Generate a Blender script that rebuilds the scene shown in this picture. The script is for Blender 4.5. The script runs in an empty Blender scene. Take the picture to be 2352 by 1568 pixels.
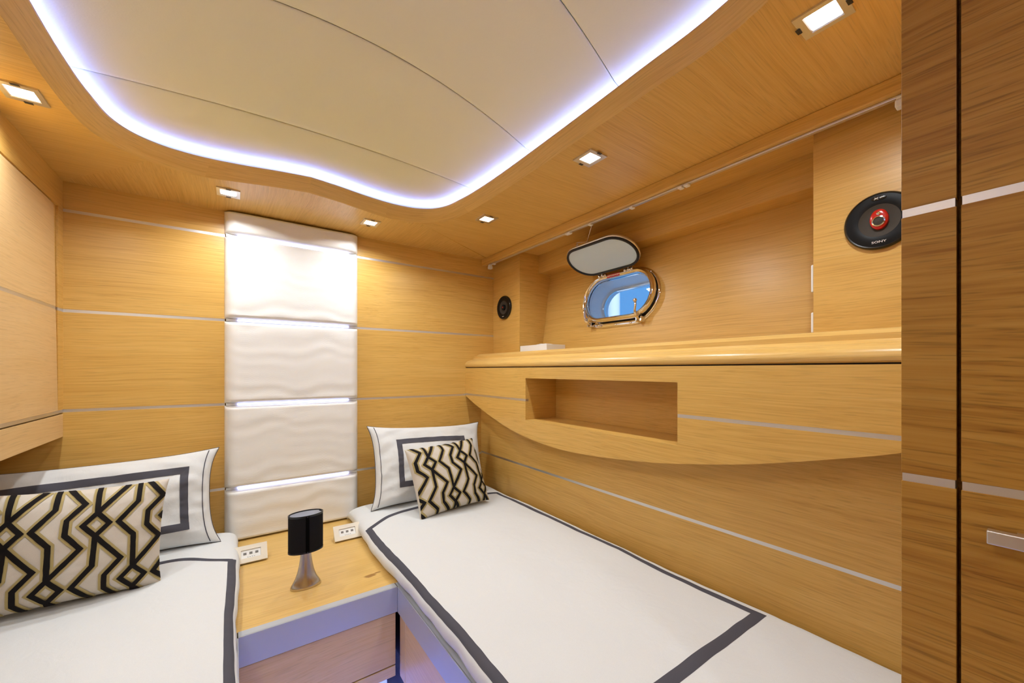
import bpy, bmesh, math, random
from mathutils import Vector, Matrix, noise
random.seed(7)
SC = bpy.context.scene
COL = SC.collection

# ------------------------------------------------------------------ camera
CZ = 1.28
F_PX = 905.0
YAW = math.atan2(641, F_PX)
cd = bpy.data.cameras.new('camera')
cam = bpy.data.objects.new('camera', cd); COL.objects.link(cam)
cam.location = (0, 0, CZ)
cam.rotation_euler = (math.pi/2, 0, -YAW)
cd.sensor_fit = 'HORIZONTAL'; cd.sensor_width = 36.0
cd.lens = 36.0*F_PX/2352.0
cd.shift_y = (850-784)/2352.0
cd.clip_start = 0.01
SC.camera = cam

# ------------------------------------------------------------------ world, sun, exposure
w = bpy.data.worlds.new('sky'); SC.world = w; w.use_nodes = True
bg = w.node_tree.nodes['Background']
bg.inputs[0].default_value = (0.075, 0.24, 0.50, 1); bg.inputs[1].default_value = 1.75
sd = bpy.data.lights.new('sun', 'SUN'); sd.energy = 4.0; sd.angle = 0.01
sun = bpy.data.objects.new('sun', sd); COL.objects.link(sun)
sun.rotation_euler = Vector((0.45, 0.55, -0.70)).to_track_quat('-Z', 'Y').to_euler()
SC.view_settings.view_transform = 'Standard'
SC.view_settings.look = 'None'
SC.view_settings.exposure = 0.0
SC.view_settings.gamma = 1.0
SC.view_settings.use_curve_mapping = False
LAMP_W = 2.65                      # each ceiling downlight
LAMP_C = (0.92, 0.98, 1.02)
LED_C = (0.13, 0.20, 1.0)

# ------------------------------------------------------------------ materials
def new_mat(name):
    m = bpy.data.materials.new(name); m.use_nodes = True
    nt = m.node_tree
    return m, nt, nt.nodes['Principled BSDF']
def node(nt, t, **kw):
    n = nt.nodes.new(t)
    for k, v in kw.items():
        if k.startswith('i_'): n.inputs[k[2:].replace('_', ' ')].default_value = v
        else: setattr(n, k, v)
    return n
def math_n(nt, op, a, b=None):
    n = nt.nodes.new('ShaderNodeMath'); n.operation = op
    for i, v in enumerate((a, b)):
        if v is None: continue
        if isinstance(v, (int, float)): n.inputs[i].default_value = v
        else: nt.links.new(v, n.inputs[i])
    return n.outputs[0]
def plain(name, col, rough=0.5, metal=0.0, spec=0.5, bump=None, emit=None, estr=0.0, coat=0.0):
    m, nt, b = new_mat(name)
    b.inputs['Base Color'].default_value = (*col, 1)
    b.inputs['Roughness'].default_value = rough
    b.inputs['Metallic'].default_value = metal
    b.inputs['Specular IOR Level'].default_value = spec
    b.inputs['Coat Weight'].default_value = coat
    if emit:
        b.inputs['Emission Color'].default_value = (*emit, 1)
        b.inputs['Emission Strength'].default_value = estr
    if bump:
        sc, st, dist = bump
        g = node(nt, 'ShaderNodeNewGeometry')
        n = node(nt, 'ShaderNodeTexNoise'); n.inputs['Scale'].default_value = sc; n.inputs['Detail'].default_value = 4
        nt.links.new(g.outputs['Position'], n.inputs['Vector'])
        bp = node(nt, 'ShaderNodeBump'); bp.inputs['Strength'].default_value = st; bp.inputs['Distance'].default_value = dist
        nt.links.new(n.outputs['Fac'], bp.inputs['Height']); nt.links.new(bp.outputs[0], b.inputs['Normal'])
    return m
WOODS = {}
def wood(axis, tone='oak', stain=None):
    """oak veneer; axis = direction of the grain ('x','y','z' in the room or 'uv': along u)"""
    key = (axis, tone, stain)
    if key in WOODS: return WOODS[key]
    base, dark, light, contrast, rough = {
        'oak':  ((.69, .415, .105), (.60, .335, .072), (.75, .475, .140), .85, .36),
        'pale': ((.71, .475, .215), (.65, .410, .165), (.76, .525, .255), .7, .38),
        'bold': ((.43, .215, .034), (.30, .125, .015), (.49, .265, .052), 1.0, .45),
        'top':  ((.70, .445, .135), (.62, .365, .098), (.75, .495, .175), .8, .30),
    }[tone]
    m, nt, b = new_mat('wood_%s_%s' % (tone, axis)); WOODS[key] = m
    oi = node(nt, 'ShaderNodeObjectInfo')
    if axis == 'uv':
        src = node(nt, 'ShaderNodeUVMap').outputs[0]
        along, cross = 0, 1
    else:
        src = node(nt, 'ShaderNodeNewGeometry').outputs['Position']
        along = 'xyz'.index(axis)
    off = node(nt, 'ShaderNodeCombineXYZ')
    r = math_n(nt, 'MULTIPLY', oi.outputs['Random'], 23.0)
    for i in range(3): nt.links.new(r, off.inputs[i])
    add = node(nt, 'ShaderNodeVectorMath', operation='ADD')
    nt.links.new(src, add.inputs[0]); nt.links.new(off.outputs[0], add.inputs[1])
    # slow wander of the grain
    warp = node(nt, 'ShaderNodeTexNoise'); warp.inputs['Scale'].default_value = 1.6; warp.inputs['Detail'].default_value = 1
    nt.links.new(add.outputs[0], warp.inputs['Vector'])
    ws = node(nt, 'ShaderNodeVectorMath', operation='SCALE'); ws.inputs['Scale'].default_value = 0.05
    nt.links.new(warp.outputs['Color'], ws.inputs[0])
    add2 = node(nt, 'ShaderNodeVectorMath', operation='ADD')
    nt.links.new(add.outputs[0], add2.inputs[0]); nt.links.new(ws.outputs[0], add2.inputs[1])
    def layer(lo, hi, detail):
        mp = node(nt, 'ShaderNodeVectorMath', operation='MULTIPLY')
        s = [hi, hi, hi]; s[along] = lo
        mp.inputs[1].default_value = s
        nt.links.new(add2.outputs[0], mp.inputs[0])
        n = node(nt, 'ShaderNodeTexNoise'); n.inputs['Scale'].default_value = 1; n.inputs['Detail'].default_value = detail
        nt.links.new(mp.outputs[0], n.inputs['Vector'])
        return n.outputs['Fac']
    bold = tone == 'bold'
    big = layer(0.5, 22, 3); fine = layer(2.6, 130 if bold else 210, 3); pore = layer(9, 420, 1)
    f = math_n(nt, 'ADD', math_n(nt, 'MULTIPLY', big, .40*contrast), math_n(nt, 'MULTIPLY', fine, .90*contrast))
    f = math_n(nt, 'ADD', f, .5-.65*contrast)
    cr = node(nt, 'ShaderNodeValToRGB')
    e = cr.color_ramp.elements
    e[0].position = .28; e[0].color = (*dark, 1); e[1].position = .74; e[1].color = (*light, 1)
    mid = e.new(.50); mid.color = (*base, 1)
    nt.links.new(f, cr.inputs[0])
    pr = node(nt, 'ShaderNodeMapRange'); pr.inputs[1].default_value = .30; pr.inputs[2].default_value = .44
    pr.inputs[3].default_value = .87 if tone != 'bold' else .72; pr.inputs[4].default_value = 1.0
    nt.links.new(pore, pr.inputs[0])
    mx = node(nt, 'ShaderNodeMix', data_type='RGBA', blend_type='MULTIPLY'); mx.inputs[0].default_value = 1
    nt.links.new(cr.outputs[0], mx.inputs[6])
    cc = node(nt, 'ShaderNodeCombineColor')
    for i in range(3): nt.links.new(pr.outputs[0], cc.inputs[i])
    nt.links.new(cc.outputs[0], mx.inputs[7])
    outc = mx.outputs[2]
    if stain:                      # an old spill mark, with a shape of its own
        g = node(nt, 'ShaderNodeNewGeometry')
        for (sx, sy, rx, ry) in stain:
            d = node(nt, 'ShaderNodeVectorMath', operation='SUBTRACT'); d.inputs[1].default_value = (sx, sy, 0)
            nt.links.new(g.outputs['Position'], d.inputs[0])
            d2 = node(nt, 'ShaderNodeVectorMath', operation='MULTIPLY'); d2.inputs[1].default_value = (1/rx, 1/ry, 0)
            nt.links.new(d.outputs[0], d2.inputs[0])
            ln = node(nt, 'ShaderNodeVectorMath', operation='LENGTH'); nt.links.new(d2.outputs[0], ln.inputs[0])
            nn = node(nt, 'ShaderNodeTexNoise'); nn.inputs['Scale'].default_value = 60
            nt.links.new(g.outputs['Position'], nn.inputs['Vector'])
            dd = math_n(nt, 'ADD', ln.outputs['Value'], math_n(nt, 'MULTIPLY', nn.outputs['Fac'], .8))
            mr = node(nt, 'ShaderNodeMapRange'); mr.inputs[1].default_value = 1.05; mr.inputs[2].default_value = 1.5
            mr.inputs[3].default_value = .75; mr.inputs[4].default_value = 0
            nt.links.new(dd, mr.inputs[0])
            sm = node(nt, 'ShaderNodeMix', data_type='RGBA'); sm.inputs[7].default_value = (.24, .095, .018, 1)
            nt.links.new(mr.outputs[0], sm.inputs[0]); nt.links.new(outc, sm.inputs[6]); outc = sm.outputs[2]
    nt.links.new(outc, b.inputs['Base Color'])
    b.inputs['Roughness'].default_value = rough
    b.inputs['Specular IOR Level'].default_value = .28 if bold else .45
    bp = node(nt, 'ShaderNodeBump'); bp.inputs['Strength'].default_value = .12; bp.inputs['Distance'].default_value = .001
    nt.links.new(fine, bp.inputs['Height']); nt.links.new(bp.outputs[0], b.inputs['Normal'])
    return m

def padded_mat():
    """off-white vinyl with embossed wavy lines"""
    m, nt, b = new_mat('padded_vinyl')
    b.inputs['Base Color'].default_value = (.84, .825, .79, 1); b.inputs['Roughness'].default_value = .36
    g = node(nt, 'ShaderNodeNewGeometry'); sp = node(nt, 'ShaderNodeSeparateXYZ'); nt.links.new(g.outputs['Position'], sp.inputs[0])
    X, Z = sp.outputs[0], sp.outputs[2]
    s1 = math_n(nt, 'SINE', math_n(nt, 'MULTIPLY', X, 31.0))
    s2 = math_n(nt, 'SINE', math_n(nt, 'ADD', math_n(nt, 'MULTIPLY', X, 13.0), math_n(nt, 'MULTIPLY', Z, 9.0)))
    zz = math_n(nt, 'ADD', Z, math_n(nt, 'ADD', math_n(nt, 'MULTIPLY', s1, .010), math_n(nt, 'MULTIPLY', s2, .014)))
    big = math_n(nt, 'SINE', math_n(nt, 'MULTIPLY', zz, 2*math.pi/.052))
    # fine contour lines bunch up along the swells
    fz = math_n(nt, 'ADD', zz, math_n(nt, 'MULTIPLY', math_n(nt, 'SINE', math_n(nt, 'MULTIPLY', X, 90.0)), .004))
    fine = math_n(nt, 'SINE', math_n(nt, 'MULTIPLY', fz, 2*math.pi/.0046))
    h = math_n(nt, 'ADD', math_n(nt, 'MULTIPLY', big, .00028), math_n(nt, 'MULTIPLY', fine, .00009))
    bp = node(nt, 'ShaderNodeBump'); bp.inputs['Strength'].default_value = .75; bp.inputs['Distance'].default_value = 1.0
    nt.links.new(h, bp.inputs['Height']); nt.links.new(bp.outputs[0], b.inputs['Normal'])
    return m

def cloth_mat(name, col, weave=700, rough=.85, strength=.15, sheen=.1):
    m, nt, b = new_mat(name)
    b.inputs['Roughness'].default_value = rough
    b.inputs['Sheen Weight'].default_value = sheen; b.inputs['Specular IOR Level'].default_value = .2
    g = node(nt, 'ShaderNodeNewGeometry')
    n = node(nt, 'ShaderNodeTexNoise'); n.inputs['Scale'].default_value = weave; n.inputs['Detail'].default_value = 2
    nt.links.new(g.outputs['Position'], n.inputs['Vector'])
    n2 = node(nt, 'ShaderNodeTexNoise'); n2.inputs['Scale'].default_value = 22; n2.inputs['Detail'].default_value = 5; n2.inputs['Distortion'].default_value = .8
    nt.links.new(g.outputs['Position'], n2.inputs['Vector'])
    mr = node(nt, 'ShaderNodeMapRange'); mr.inputs[3].default_value = .93; mr.inputs[4].default_value = 1.05
    nt.links.new(n.outputs['Fac'], mr.inputs[0])
    sc = node(nt, 'ShaderNodeVectorMath', operation='SCALE'); sc.inputs[0].default_value = col
    nt.links.new(mr.outputs[0], sc.inputs['Scale']); nt.links.new(sc.outputs[0], b.inputs['Base Color'])
    h = math_n(nt, 'ADD', math_n(nt, 'MULTIPLY', n.outputs['Fac'], .0003), math_n(nt, 'MULTIPLY', n2.outputs['Fac'], .0035))
    bp = node(nt, 'ShaderNodeBump'); bp.inputs['Strength'].default_value = strength*3; bp.inputs['Distance'].default_value = 1.0
    nt.links.new(h, bp.inputs['Height']); nt.links.new(bp.outputs[0], b.inputs['Normal'])
    return m

def brushed(name, col, axis, rough=.35):
    m, nt, b = new_mat(name)
    b.inputs['Metallic'].default_value = 1; b.inputs['Base Color'].default_value = (*col, 1)
    g = node(nt, 'ShaderNodeNewGeometry')
    mp = node(nt, 'ShaderNodeVectorMath', operation='MULTIPLY')
    s = [900.0]*3; s['xyz'.index(axis)] = 12.0
    mp.inputs[1].default_value = s; nt.links.new(g.outputs['Position'], mp.inputs[0])
    n = node(nt, 'ShaderNodeTexNoise'); n.inputs['Scale'].default_value = 1; nt.links.new(mp.outputs[0], n.inputs['Vector'])
    mr = node(nt, 'ShaderNodeMapRange'); mr.inputs[3].default_value = rough-.08; mr.inputs[4].default_value = rough+.1
    nt.links.new(n.outputs['Fac'], mr.inputs[0]); nt.links.new(mr.outputs[0], b.inputs['Roughness'])
    return m

def glass_mat(name, tint, gloss=.5):
    m = bpy.data.materials.new(name); m.use_nodes = True; nt = m.node_tree; nt.nodes.clear()
    o = nt.nodes.new('ShaderNodeOutputMaterial'); t = nt.nodes.new('ShaderNodeBsdfTransparent'); t.inputs[0].default_value = (*tint, 1)
    gl = nt.nodes.new('ShaderNodeBsdfGlossy'); gl.inputs['Roughness'].default_value = .02
    lw_ = nt.nodes.new('ShaderNodeLayerWeight'); lw_.inputs[0].default_value = .5
    p5 = math_n(nt, 'POWER', lw_.outputs['Facing'], 4.0)
    fac = math_n(nt, 'ADD', math_n(nt, 'MULTIPLY', p5, .9), .04)
    mx = nt.nodes.new('ShaderNodeMixShader')
    nt.links.new(fac, mx.inputs[0]); nt.links.new(t.outputs[0], mx.inputs[1]); nt.links.new(gl.outputs[0], mx.inputs[2]); nt.links.new(mx.outputs[0], o.inputs[0])
    return m

def mesh_speaker_mat():
    """black perforated grille"""
    m, nt, b = new_mat('speaker_grille')
    g = node(nt, 'ShaderNodeNewGeometry')
    v = node(nt, 'ShaderNodeTexVoronoi'); v.inputs['Scale'].default_value = 420; v.inputs['Randomness'].default_value = 0
    nt.links.new(g.outputs['Position'], v.inputs['Vector'])
    mr = node(nt, 'ShaderNodeMapRange'); mr.inputs[1].default_value = .25; mr.inputs[2].default_value = .45; mr.inputs[3].default_value = .0015; mr.inputs[4].default_value = .007
    nt.links.new(v.outputs['Distance'], mr.inputs[0])
    cc = node(nt, 'ShaderNodeCombineColor')
    for i in range(3): nt.links.new(mr.outputs[0], cc.inputs[i])
    nt.links.new(cc.outputs[0], b.inputs['Base Color']); b.inputs['Roughness'].default_value = .45; b.inputs['Specular IOR Level'].default_value = .18
    return m

M = dict(
    strip=brushed('satin_aluminium', (.72, .71, .69), 'x', .42),
    strip_y=brushed('satin_aluminium_long', (.72, .71, .69), 'y', .42),
    edging=plain('grey_metal_edging', (.50, .52, .55), .45, .3),
    chrome=plain('chrome', (.82, .80, .78), .07, 1.0),
    steel=brushed('brushed_steel', (.66, .60, .54), 'z', .20),
    nickel=brushed('satin_nickel', (.74, .72, .69), 'y', .36),
    padded=padded_mat(),
    headliner=plain('cream_headliner', (.84, .77, .42), .6, 0, .3, bump=(240, .1, .002)),
    sheet=cloth_mat('white_cotton', (.705, .715, .71)),
    ribbon=cloth_mat('charcoal_ribbon', (.080, .078, .095), 500, .8, .05, 0),
    beige=cloth_mat('beige_velvet', (.62, .56, .48), 600, .8, .08),
    gold=cloth_mat('gold_velvet', (.42, .33, .14), 450, .75, .05, 0),
    black_velvet=cloth_mat('black_velvet', (.008, .006, .006), 450, .8, .05, 0),
    black=plain('black_plastic', (.006, .006, .006), .22),
    black_soft=plain('black_rubber', (.010, .012, .016), .55),
    grey_cone=plain('grey_cone', (.060, .052, .042), .7, 0, .2),
    grille=mesh_speaker_mat(),
    red=plain('red_plastic', (.50, .012, .006), .2, 0, .6),
    red_sign=plain('red_sticker', (.55, .02, .03), .45),
    white=plain('white_plastic', (.82, .82, .80), .35),
    cream=plain('cream_plastic', (.76, .70, .58), .35),
    paper=plain('white_paper', (.86, .84, .80), .7),
    shade=plain('black_fabric_shade', (.007, .006, .007), .8, 0, .2, bump=(900, .3, .001)),
    seam=plain('shade_seam_tape', (.002, .002, .002), .9, 0, .05),
    lining=plain('white_shade_lining', (.62, .64, .70), .7),
    gap=plain('dark_gap', (.012, .006, .003), .9),
    frosted_daylit=plain('frosted_panel_daylit', (.60, .76, .90), .30, 0, .7),  # blue window light is worked into this base colour
    gel=plain('white_gelcoat', (.88, .90, .92), .18, 0, .5, coat=.5),
    pane=glass_mat('window_glass', (.90, .95, 1.0)),
    floor=plain('pale_bounce_carpet', (.62, .60, .58), .95, bump=(500, .4, .003)),  # unseen floor, kept pale so it bounces the LED light upwards
    lens=plain('lamp_lens', (.9, .9, .9), .3, emit=(1, .97, .92), estr=14),
    led=plain('led_strip', (.8, .8, .9), .3, emit=LED_C, estr=21),
    led_floor=plain('led_floor_strip', (.8, .8, .9), .3, emit=LED_C, estr=75),
    led_white=plain('led_bar', (.8, .8, .9), .3, emit=(.50, .55, 1.0), estr=2.4),
    grey_mark=plain('grey_print', (.16, .15, .14), .5),
    lettering=plain('silver_lettering', (.75, .72, .68), .35),
    dark_metal=plain('dark_bracket', (.05, .045, .04), .4, .6),
)
M['cream_ceiling'] = M['headliner']

# ------------------------------------------------------------------ object helpers
ORG = {}
def empty(name, loc, label=None, cat=None, group=None, kind=None, rot=None):
    o = bpy.data.objects.new(name, None); COL.objects.link(o); o.location = loc
    o.empty_display_size = .05
    if rot: o.rotation_euler = rot
    ORG[o] = Vector(loc); tag(o, label, cat, group, kind)
    return o
def tag(o, label=None, cat=None, group=None, kind=None):
    if label: o['label'] = label
    if cat: o['category'] = cat
    if group: o['group'] = group
    if kind: o['kind'] = kind
    return o
def finish(o, smooth=False):
    if smooth:
        for p in o.data.polygons: p.use_smooth = True
    return o
def link(name, me, mat, parent=None):
    o = bpy.data.objects.new(name, me); COL.objects.link(o)
    if mat: me.materials.append(mat)
    if parent is not None:
        o.parent = parent; ORG[o] = ORG[parent]
    else: ORG[o] = Vector((0, 0, 0))
    return o
def mesh(name, vs, fs, mat, parent=None, local=False, smooth=False, uv=None, recalc=True):
    og = ORG[parent] if (parent is not None and not local) else Vector((0, 0, 0))
    me = bpy.data.meshes.new(name)
    me.from_pydata([tuple(Vector(v)-og) for v in vs], [], fs)
    if recalc:
        bm = bmesh.new(); bm.from_mesh(me); bmesh.ops.recalc_face_normals(bm, faces=bm.faces); bm.to_mesh(me); bm.free()
    if uv is not None:
        lay = me.uv_layers.new(name='UVMap')
        for l in me.loops: lay.data[l.index].uv = uv[l.vertex_index]
    return finish(link(name, me, mat, parent), smooth)
def from_bm(name, bm, mat, parent=None, local=False, smooth=False):
    og = ORG[parent] if (parent is not None and not local) else Vector((0, 0, 0))
    if og.length > 0: bmesh.ops.translate(bm, verts=bm.verts, vec=-og)
    bmesh.ops.recalc_face_normals(bm, faces=bm.faces)
    me = bpy.data.meshes.new(name); bm.to_mesh(me); bm.free()
    return finish(link(name, me, mat, parent), smooth)
def bm_box(bm, lo, hi, bev=0, seg=2, mat=None):
    r = bmesh.ops.create_cube(bm, size=1)
    vs = r['verts']
    for v in vs:
        v.co = Vector([(lo[i]+hi[i])/2 + v.co[i]*(hi[i]-lo[i]) for i in range(3)])
    if bev:
        es = list({e for v in vs for e in v.link_edges})
        r2 = bmesh.ops.bevel(bm, geom=es, offset=bev, segments=seg, affect='EDGES', profile=.5)
        vs = list({v for f in r2['faces'] for v in f.verts} | {v for v in vs if v.is_valid})
    if mat is not None:
        bmesh.ops.transform(bm, matrix=mat, verts=[v for v in vs if v.is_valid])
    return vs
def box(name, lo, hi, mat, parent=None, bev=0, seg=2, local=False, smooth=False):
    lo2 = [min(a, b) for a, b in zip(lo, hi)]; hi2 = [max(a, b) for a, b in zip(lo, hi)]
    bm = bmesh.new(); bm_box(bm, lo2, hi2, bev, seg)
    return from_bm(name, bm, mat, parent, local, smooth)
def prism(name, pts, axis, a, b, mat, parent=None, local=False, bev=0):
    """polygon pts in the two other axes (order x,y,z without `axis`) extruded from a to b along axis"""
    def mk(p, t):
        q = list(p); q.insert('xyz'.index(axis), t); return q
    bm = bmesh.new()
    v0 = [bm.verts.new(mk(p, a)) for p in pts]; v1 = [bm.verts.new(mk(p, b)) for p in pts]
    n = len(pts)
    bm.faces.new(v0); bm.faces.new(v1[::-1])
    for i in range(n): bm.faces.new((v0[i], v1[i], v1[(i+1) % n], v0[(i+1) % n]))
    if bev:
        bmesh.ops.recalc_face_normals(bm, faces=bm.faces)
        es = [e for e in bm.edges if len(e.link_faces) == 2 and e.calc_face_angle() > .6]
        bmesh.ops.bevel(bm, geom=es, offset=bev, segments=2, affect='EDGES', profile=.5)
    return from_bm(name, bm, mat, parent, local)
def tube(name, pts, r, mat, parent=None, seg=8, closed=False, local=False, taper=None):
    pts = [Vector(p) for p in pts]; n = len(pts); vs = []; fs = []
    up = Vector((0, 0, 1)); prev = None
    for i, p in enumerate(pts):
        a = pts[(i-1) % n] if (closed or i > 0) else p; c = pts[(i+1) % n] if (closed or i < n-1) else p
        t = (c-a).normalized()
        if prev is None:
            x = t.cross(up if abs(t.z) < .9 else Vector((1, 0, 0))).normalized()
        else:
            x = (prev - t*prev.dot(t)).normalized()
        prev = x; y = t.cross(x); rr = r if taper is None else r*taper[i]
        for k in range(seg):
            an = 2*math.pi*k/seg; vs.append(p + (x*math.cos(an)+y*math.sin(an))*rr)
    m = n if closed else n-1
    for i in range(m):
        for k in range(seg):
            a = i*seg+k; b = i*seg+(k+1) % seg; c = ((i+1) % n)*seg+(k+1) % seg; d = ((i+1) % n)*seg+k
            fs.append((a, b, c, d))
    if not closed: fs.append(tuple(range(seg))); fs.append(tuple(range((n-1)*seg, n*seg)))
    return mesh(name, vs, fs, mat, parent, local, True)
def lathe(name, prof, mat, parent, sx=1, sy=1, seg=48, center=(0, 0, 0), rot=None, local=True, smooth=True, caps=True):
    """prof: (r, z) list, scaled by sx, sy (elliptical section)"""
    vs = []; fs = []
    R = rot or Matrix.Identity(3)
    for r, z in prof:
        for k in range(seg):
            a = 2*math.pi*k/seg
            vs.append(R @ Vector((r*sx*math.cos(a), r*sy*math.sin(a), z)) + Vector(center))
    for i in range(len(prof)-1):
        for k in range(seg):
            fs.append((i*seg+k, i*seg+(k+1) % seg, (i+1)*seg+(k+1) % seg, (i+1)*seg+k))
    if caps:
        fs.append(tuple(range(seg))); fs.append(tuple(range((len(prof)-1)*seg, len(prof)*seg)))
    o = mesh(name, vs, fs, mat, parent, local, smooth)
    return auto_smooth(o, 40) if smooth else o
def auto_smooth(o, deg=35):
    me = o.data
    bm = bmesh.new(); bm.from_mesh(me)
    for e in bm.edges:
        e.smooth = not (len(e.link_faces) == 2 and e.calc_face_angle() > math.radians(deg))
    for f in bm.faces: f.smooth = True
    bm.to_mesh(me); bm.free(); return o
def catmull(pts, n):
    P = [Vector(p) for p in pts]; out = []
    for i in range(len(P)-1):
        p0 = P[i-1] if i > 0 else P[0]*2-P[1]; p1, p2 = P[i], P[i+1]; p3 = P[i+2] if i+2 < len(P) else P[-1]*2-P[-2]
        for k in range(n):
            t = k/n
            out.append(.5*((2*p1)+(p2-p0)*t+(2*p0-5*p1+4*p2-p3)*t*t+(3*p1-p0-3*p2+p3)*t**3))
    out.append(P[-1]); return out
def text_mesh(name, s, size, mat, parent, mtx, extrude=.0003, bold_x=1.0):
    cu = bpy.data.curves.new(name, 'FONT'); cu.body = s; cu.size = size; cu.extrude = extrude
    cu.align_x = 'CENTER'; cu.align_y = 'CENTER'; cu.offset = size*.012; cu.resolution_u = 3
    t = bpy.data.objects.new(name+'_src', cu); COL.objects.link(t)
    dg = bpy.context.evaluated_depsgraph_get(); dg.update()
    me = bpy.data.meshes.new_from_object(t.evaluated_get(dg))
    bpy.data.objects.remove(t)
    me.transform(mtx)
    me.materials.clear()
    return link(name, me, mat, parent)

# ------------------------------------------------------------------ room dimensions (metres)
ZC = 1.964                                    # underside of the wooden soffit
XL, XR, XREC, YB, YF = -.743, 1.253, 1.342, 2.10, -1.0
XM = .2385                                    # centre line of the cabin
S = [1.859, 1.496, 1.133, .770]               # heights of the metal inlay strips
SH = .0055
NS = .545                                     # nightstand top

# ------------------------------------------------------------------ floor and outer walls
floor = box('floor', (XL-.05, YF-.05, -.03), (1.72, YB+.06, 0), M['floor']); tag(floor, 'carpeted cabin floor in the aisle, made pale to bounce light', None, None, 'structure')
wl = empty('wall_left', (XL, .5, 0), 'oak panelled wall behind the left berth', None, None, 'structure')
box('wall_panel', (XL-.03, YF, 0), (XL, YB, 2.2), wood('y'), wl)
wf = empty('wall_front', (.3, YF, 0), 'oak panelled wall at the foot of the cabin', None, None, 'structure')
box('wall_panel', (XL-.03, YF-.03, 0), (1.7, YF, 2.2), wood('x'), wf)

# back wall: five rows of veneer panels with aluminium inlays
wb = empty('wall_back', (XM, YB, 0), 'oak veneer back wall with thin aluminium inlay strips', None, None, 'structure')
box('wall_backing', (XL-.05, YB+.012, 0), (1.72, YB+.05, 2.25), wood('x'), wb)
rows = [(S[0]+SH, 2.0), (S[1]+SH, S[0]-SH), (S[2]+SH, S[1]-SH), (S[3]+SH, S[2]-SH), (.40, S[3]-SH)]
for (z0, z1) in rows:
    for (x0, x1) in ((XL, -.02), (.507, XREC+.02)):
        box('wall_panel', (x0, YB, z0), (x1, YB+.013, z1), wood('x'), wb, .0006, 1)
for z in S:
    for (x0, x1) in ((XL, -.028), (.515, XREC+.01)):
        box('metal_strip', (x0, YB+.0008, z-SH), (x1, YB+.013, z+SH), M['strip'], wb)

# right wall below the shelf (the hull side)
wr = empty('wall_right', (XR, 1.1, 0), 'oak veneer hull side wall with aluminium inlay above the right bed', None, None, 'structure')
box('wall_panel', (XR, .134, .42), (XR+.02, YB, .778-SH), wood('y'), wr, .0006, 1)
prism('wall_panel', [(.134, .778+SH), (YB, .778+SH), (YB, 1.29), (1.53, 1.29), (1.53, 1.03), (.69, 1.03), (.69, 1.29), (.134, 1.29)], 'x', XR, XR+.02, wood('y'), wr)
box('metal_strip', (XR+.0006, .134, .778-SH), (XR+.02, YB, .778+SH), M['strip_y'], wr)
box('wall_panel', (XR, YF, 0), (XR+.02, .134, 2.2), wood('y'), wr)
# recess behind the shelf: two piers, sloping hull panel, boxed beam
box('pier', (XREC, 1.821, 1.34), (1.70, YB, 2.0), wood('y'), wr, .0008, 1)
box('pier_side', (XREC+.0006, 1.8203, 1.345), (1.60, 1.8215, 1.962), wood('x'), wr)
box('pier', (XREC, .125, 1.34), (1.70, .418, 2.0), wood('y'), wr, .0008, 1)
box('beam', (1.484, .418, 1.855), (1.70, 1.821, 1.965), wood('y'), wr, .0008, 1)
def wx(z, off=0): return 1.517+.141*(z-1.445)-off           # sloping hull panel
PY, PZ = 1.272, 1.628                                        # porthole centre
tl = math.hypot(1, .141); ET = Vector((.141, 0, 1))/tl; EN = Vector((-1, 0, .141)).normalized(); EY = Vector((0, 1, 0))
PC = Vector((wx(PZ), PY, PZ))
def pw(y, t, n=0):  # porthole-plane coordinates -> world
    return PC + EY*y + ET*t + EN*n
def stadium(wd, ht, n=14):
    """outline of an oblong with round ends, ccw, total width wd, height ht"""
    r = ht/2; c = wd/2-r; o = []
    for k in range(n+1):
        a = -math.pi/2 + math.pi*k/n; o.append((c+r*math.cos(a), r*math.sin(a)))
    for k in range(n+1):
        a = math.pi/2 + math.pi*k/n; o.append((-c+r*math.cos(a), r*math.sin(a)))
    return o
hole = stadium(.40, .21)
def panel_half(sign):
    half = [p for p in hole if p[0]*sign > 0]
    if sign > 0: outer = [(0, -.105)] + half + [(0, .105), (0, .255), (.56, .255), (.56, -.29), (0, -.29)]
    else:        outer = [(0, .105)] + half + [(0, -.105), (0, -.29), (-.86, -.29), (-.86, .255), (0, .255)]
    return outer
vs = []; fs = []
for sg in (1, -1):
    b0 = len(vs); pts = panel_half(sg); n = len(pts)
    vs += [pw(a, b, 0) for a, b in pts] + [pw(a, b, -.016) for a, b in pts]
    fs.append(tuple(range(b0, b0+n))); fs.append(tuple(range(b0+2*n-1, b0+n-1, -1)))
mesh('hull_panel', vs, fs, wood('y'), wr)
# outer hull skin with the same opening, joined by the tunnel
vs = []; fs = []
for sg in (1, -1):
    b0 = len(vs); pts = panel_half(sg); n = len(pts)
    vs += [pw(a, b*1.6 if abs(b) > .2 else b, -.13) for a, b in pts]
    fs.append(tuple(range(b0, b0+n)))
mesh('hull_skin', vs, fs, M['gel'], wr)

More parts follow.
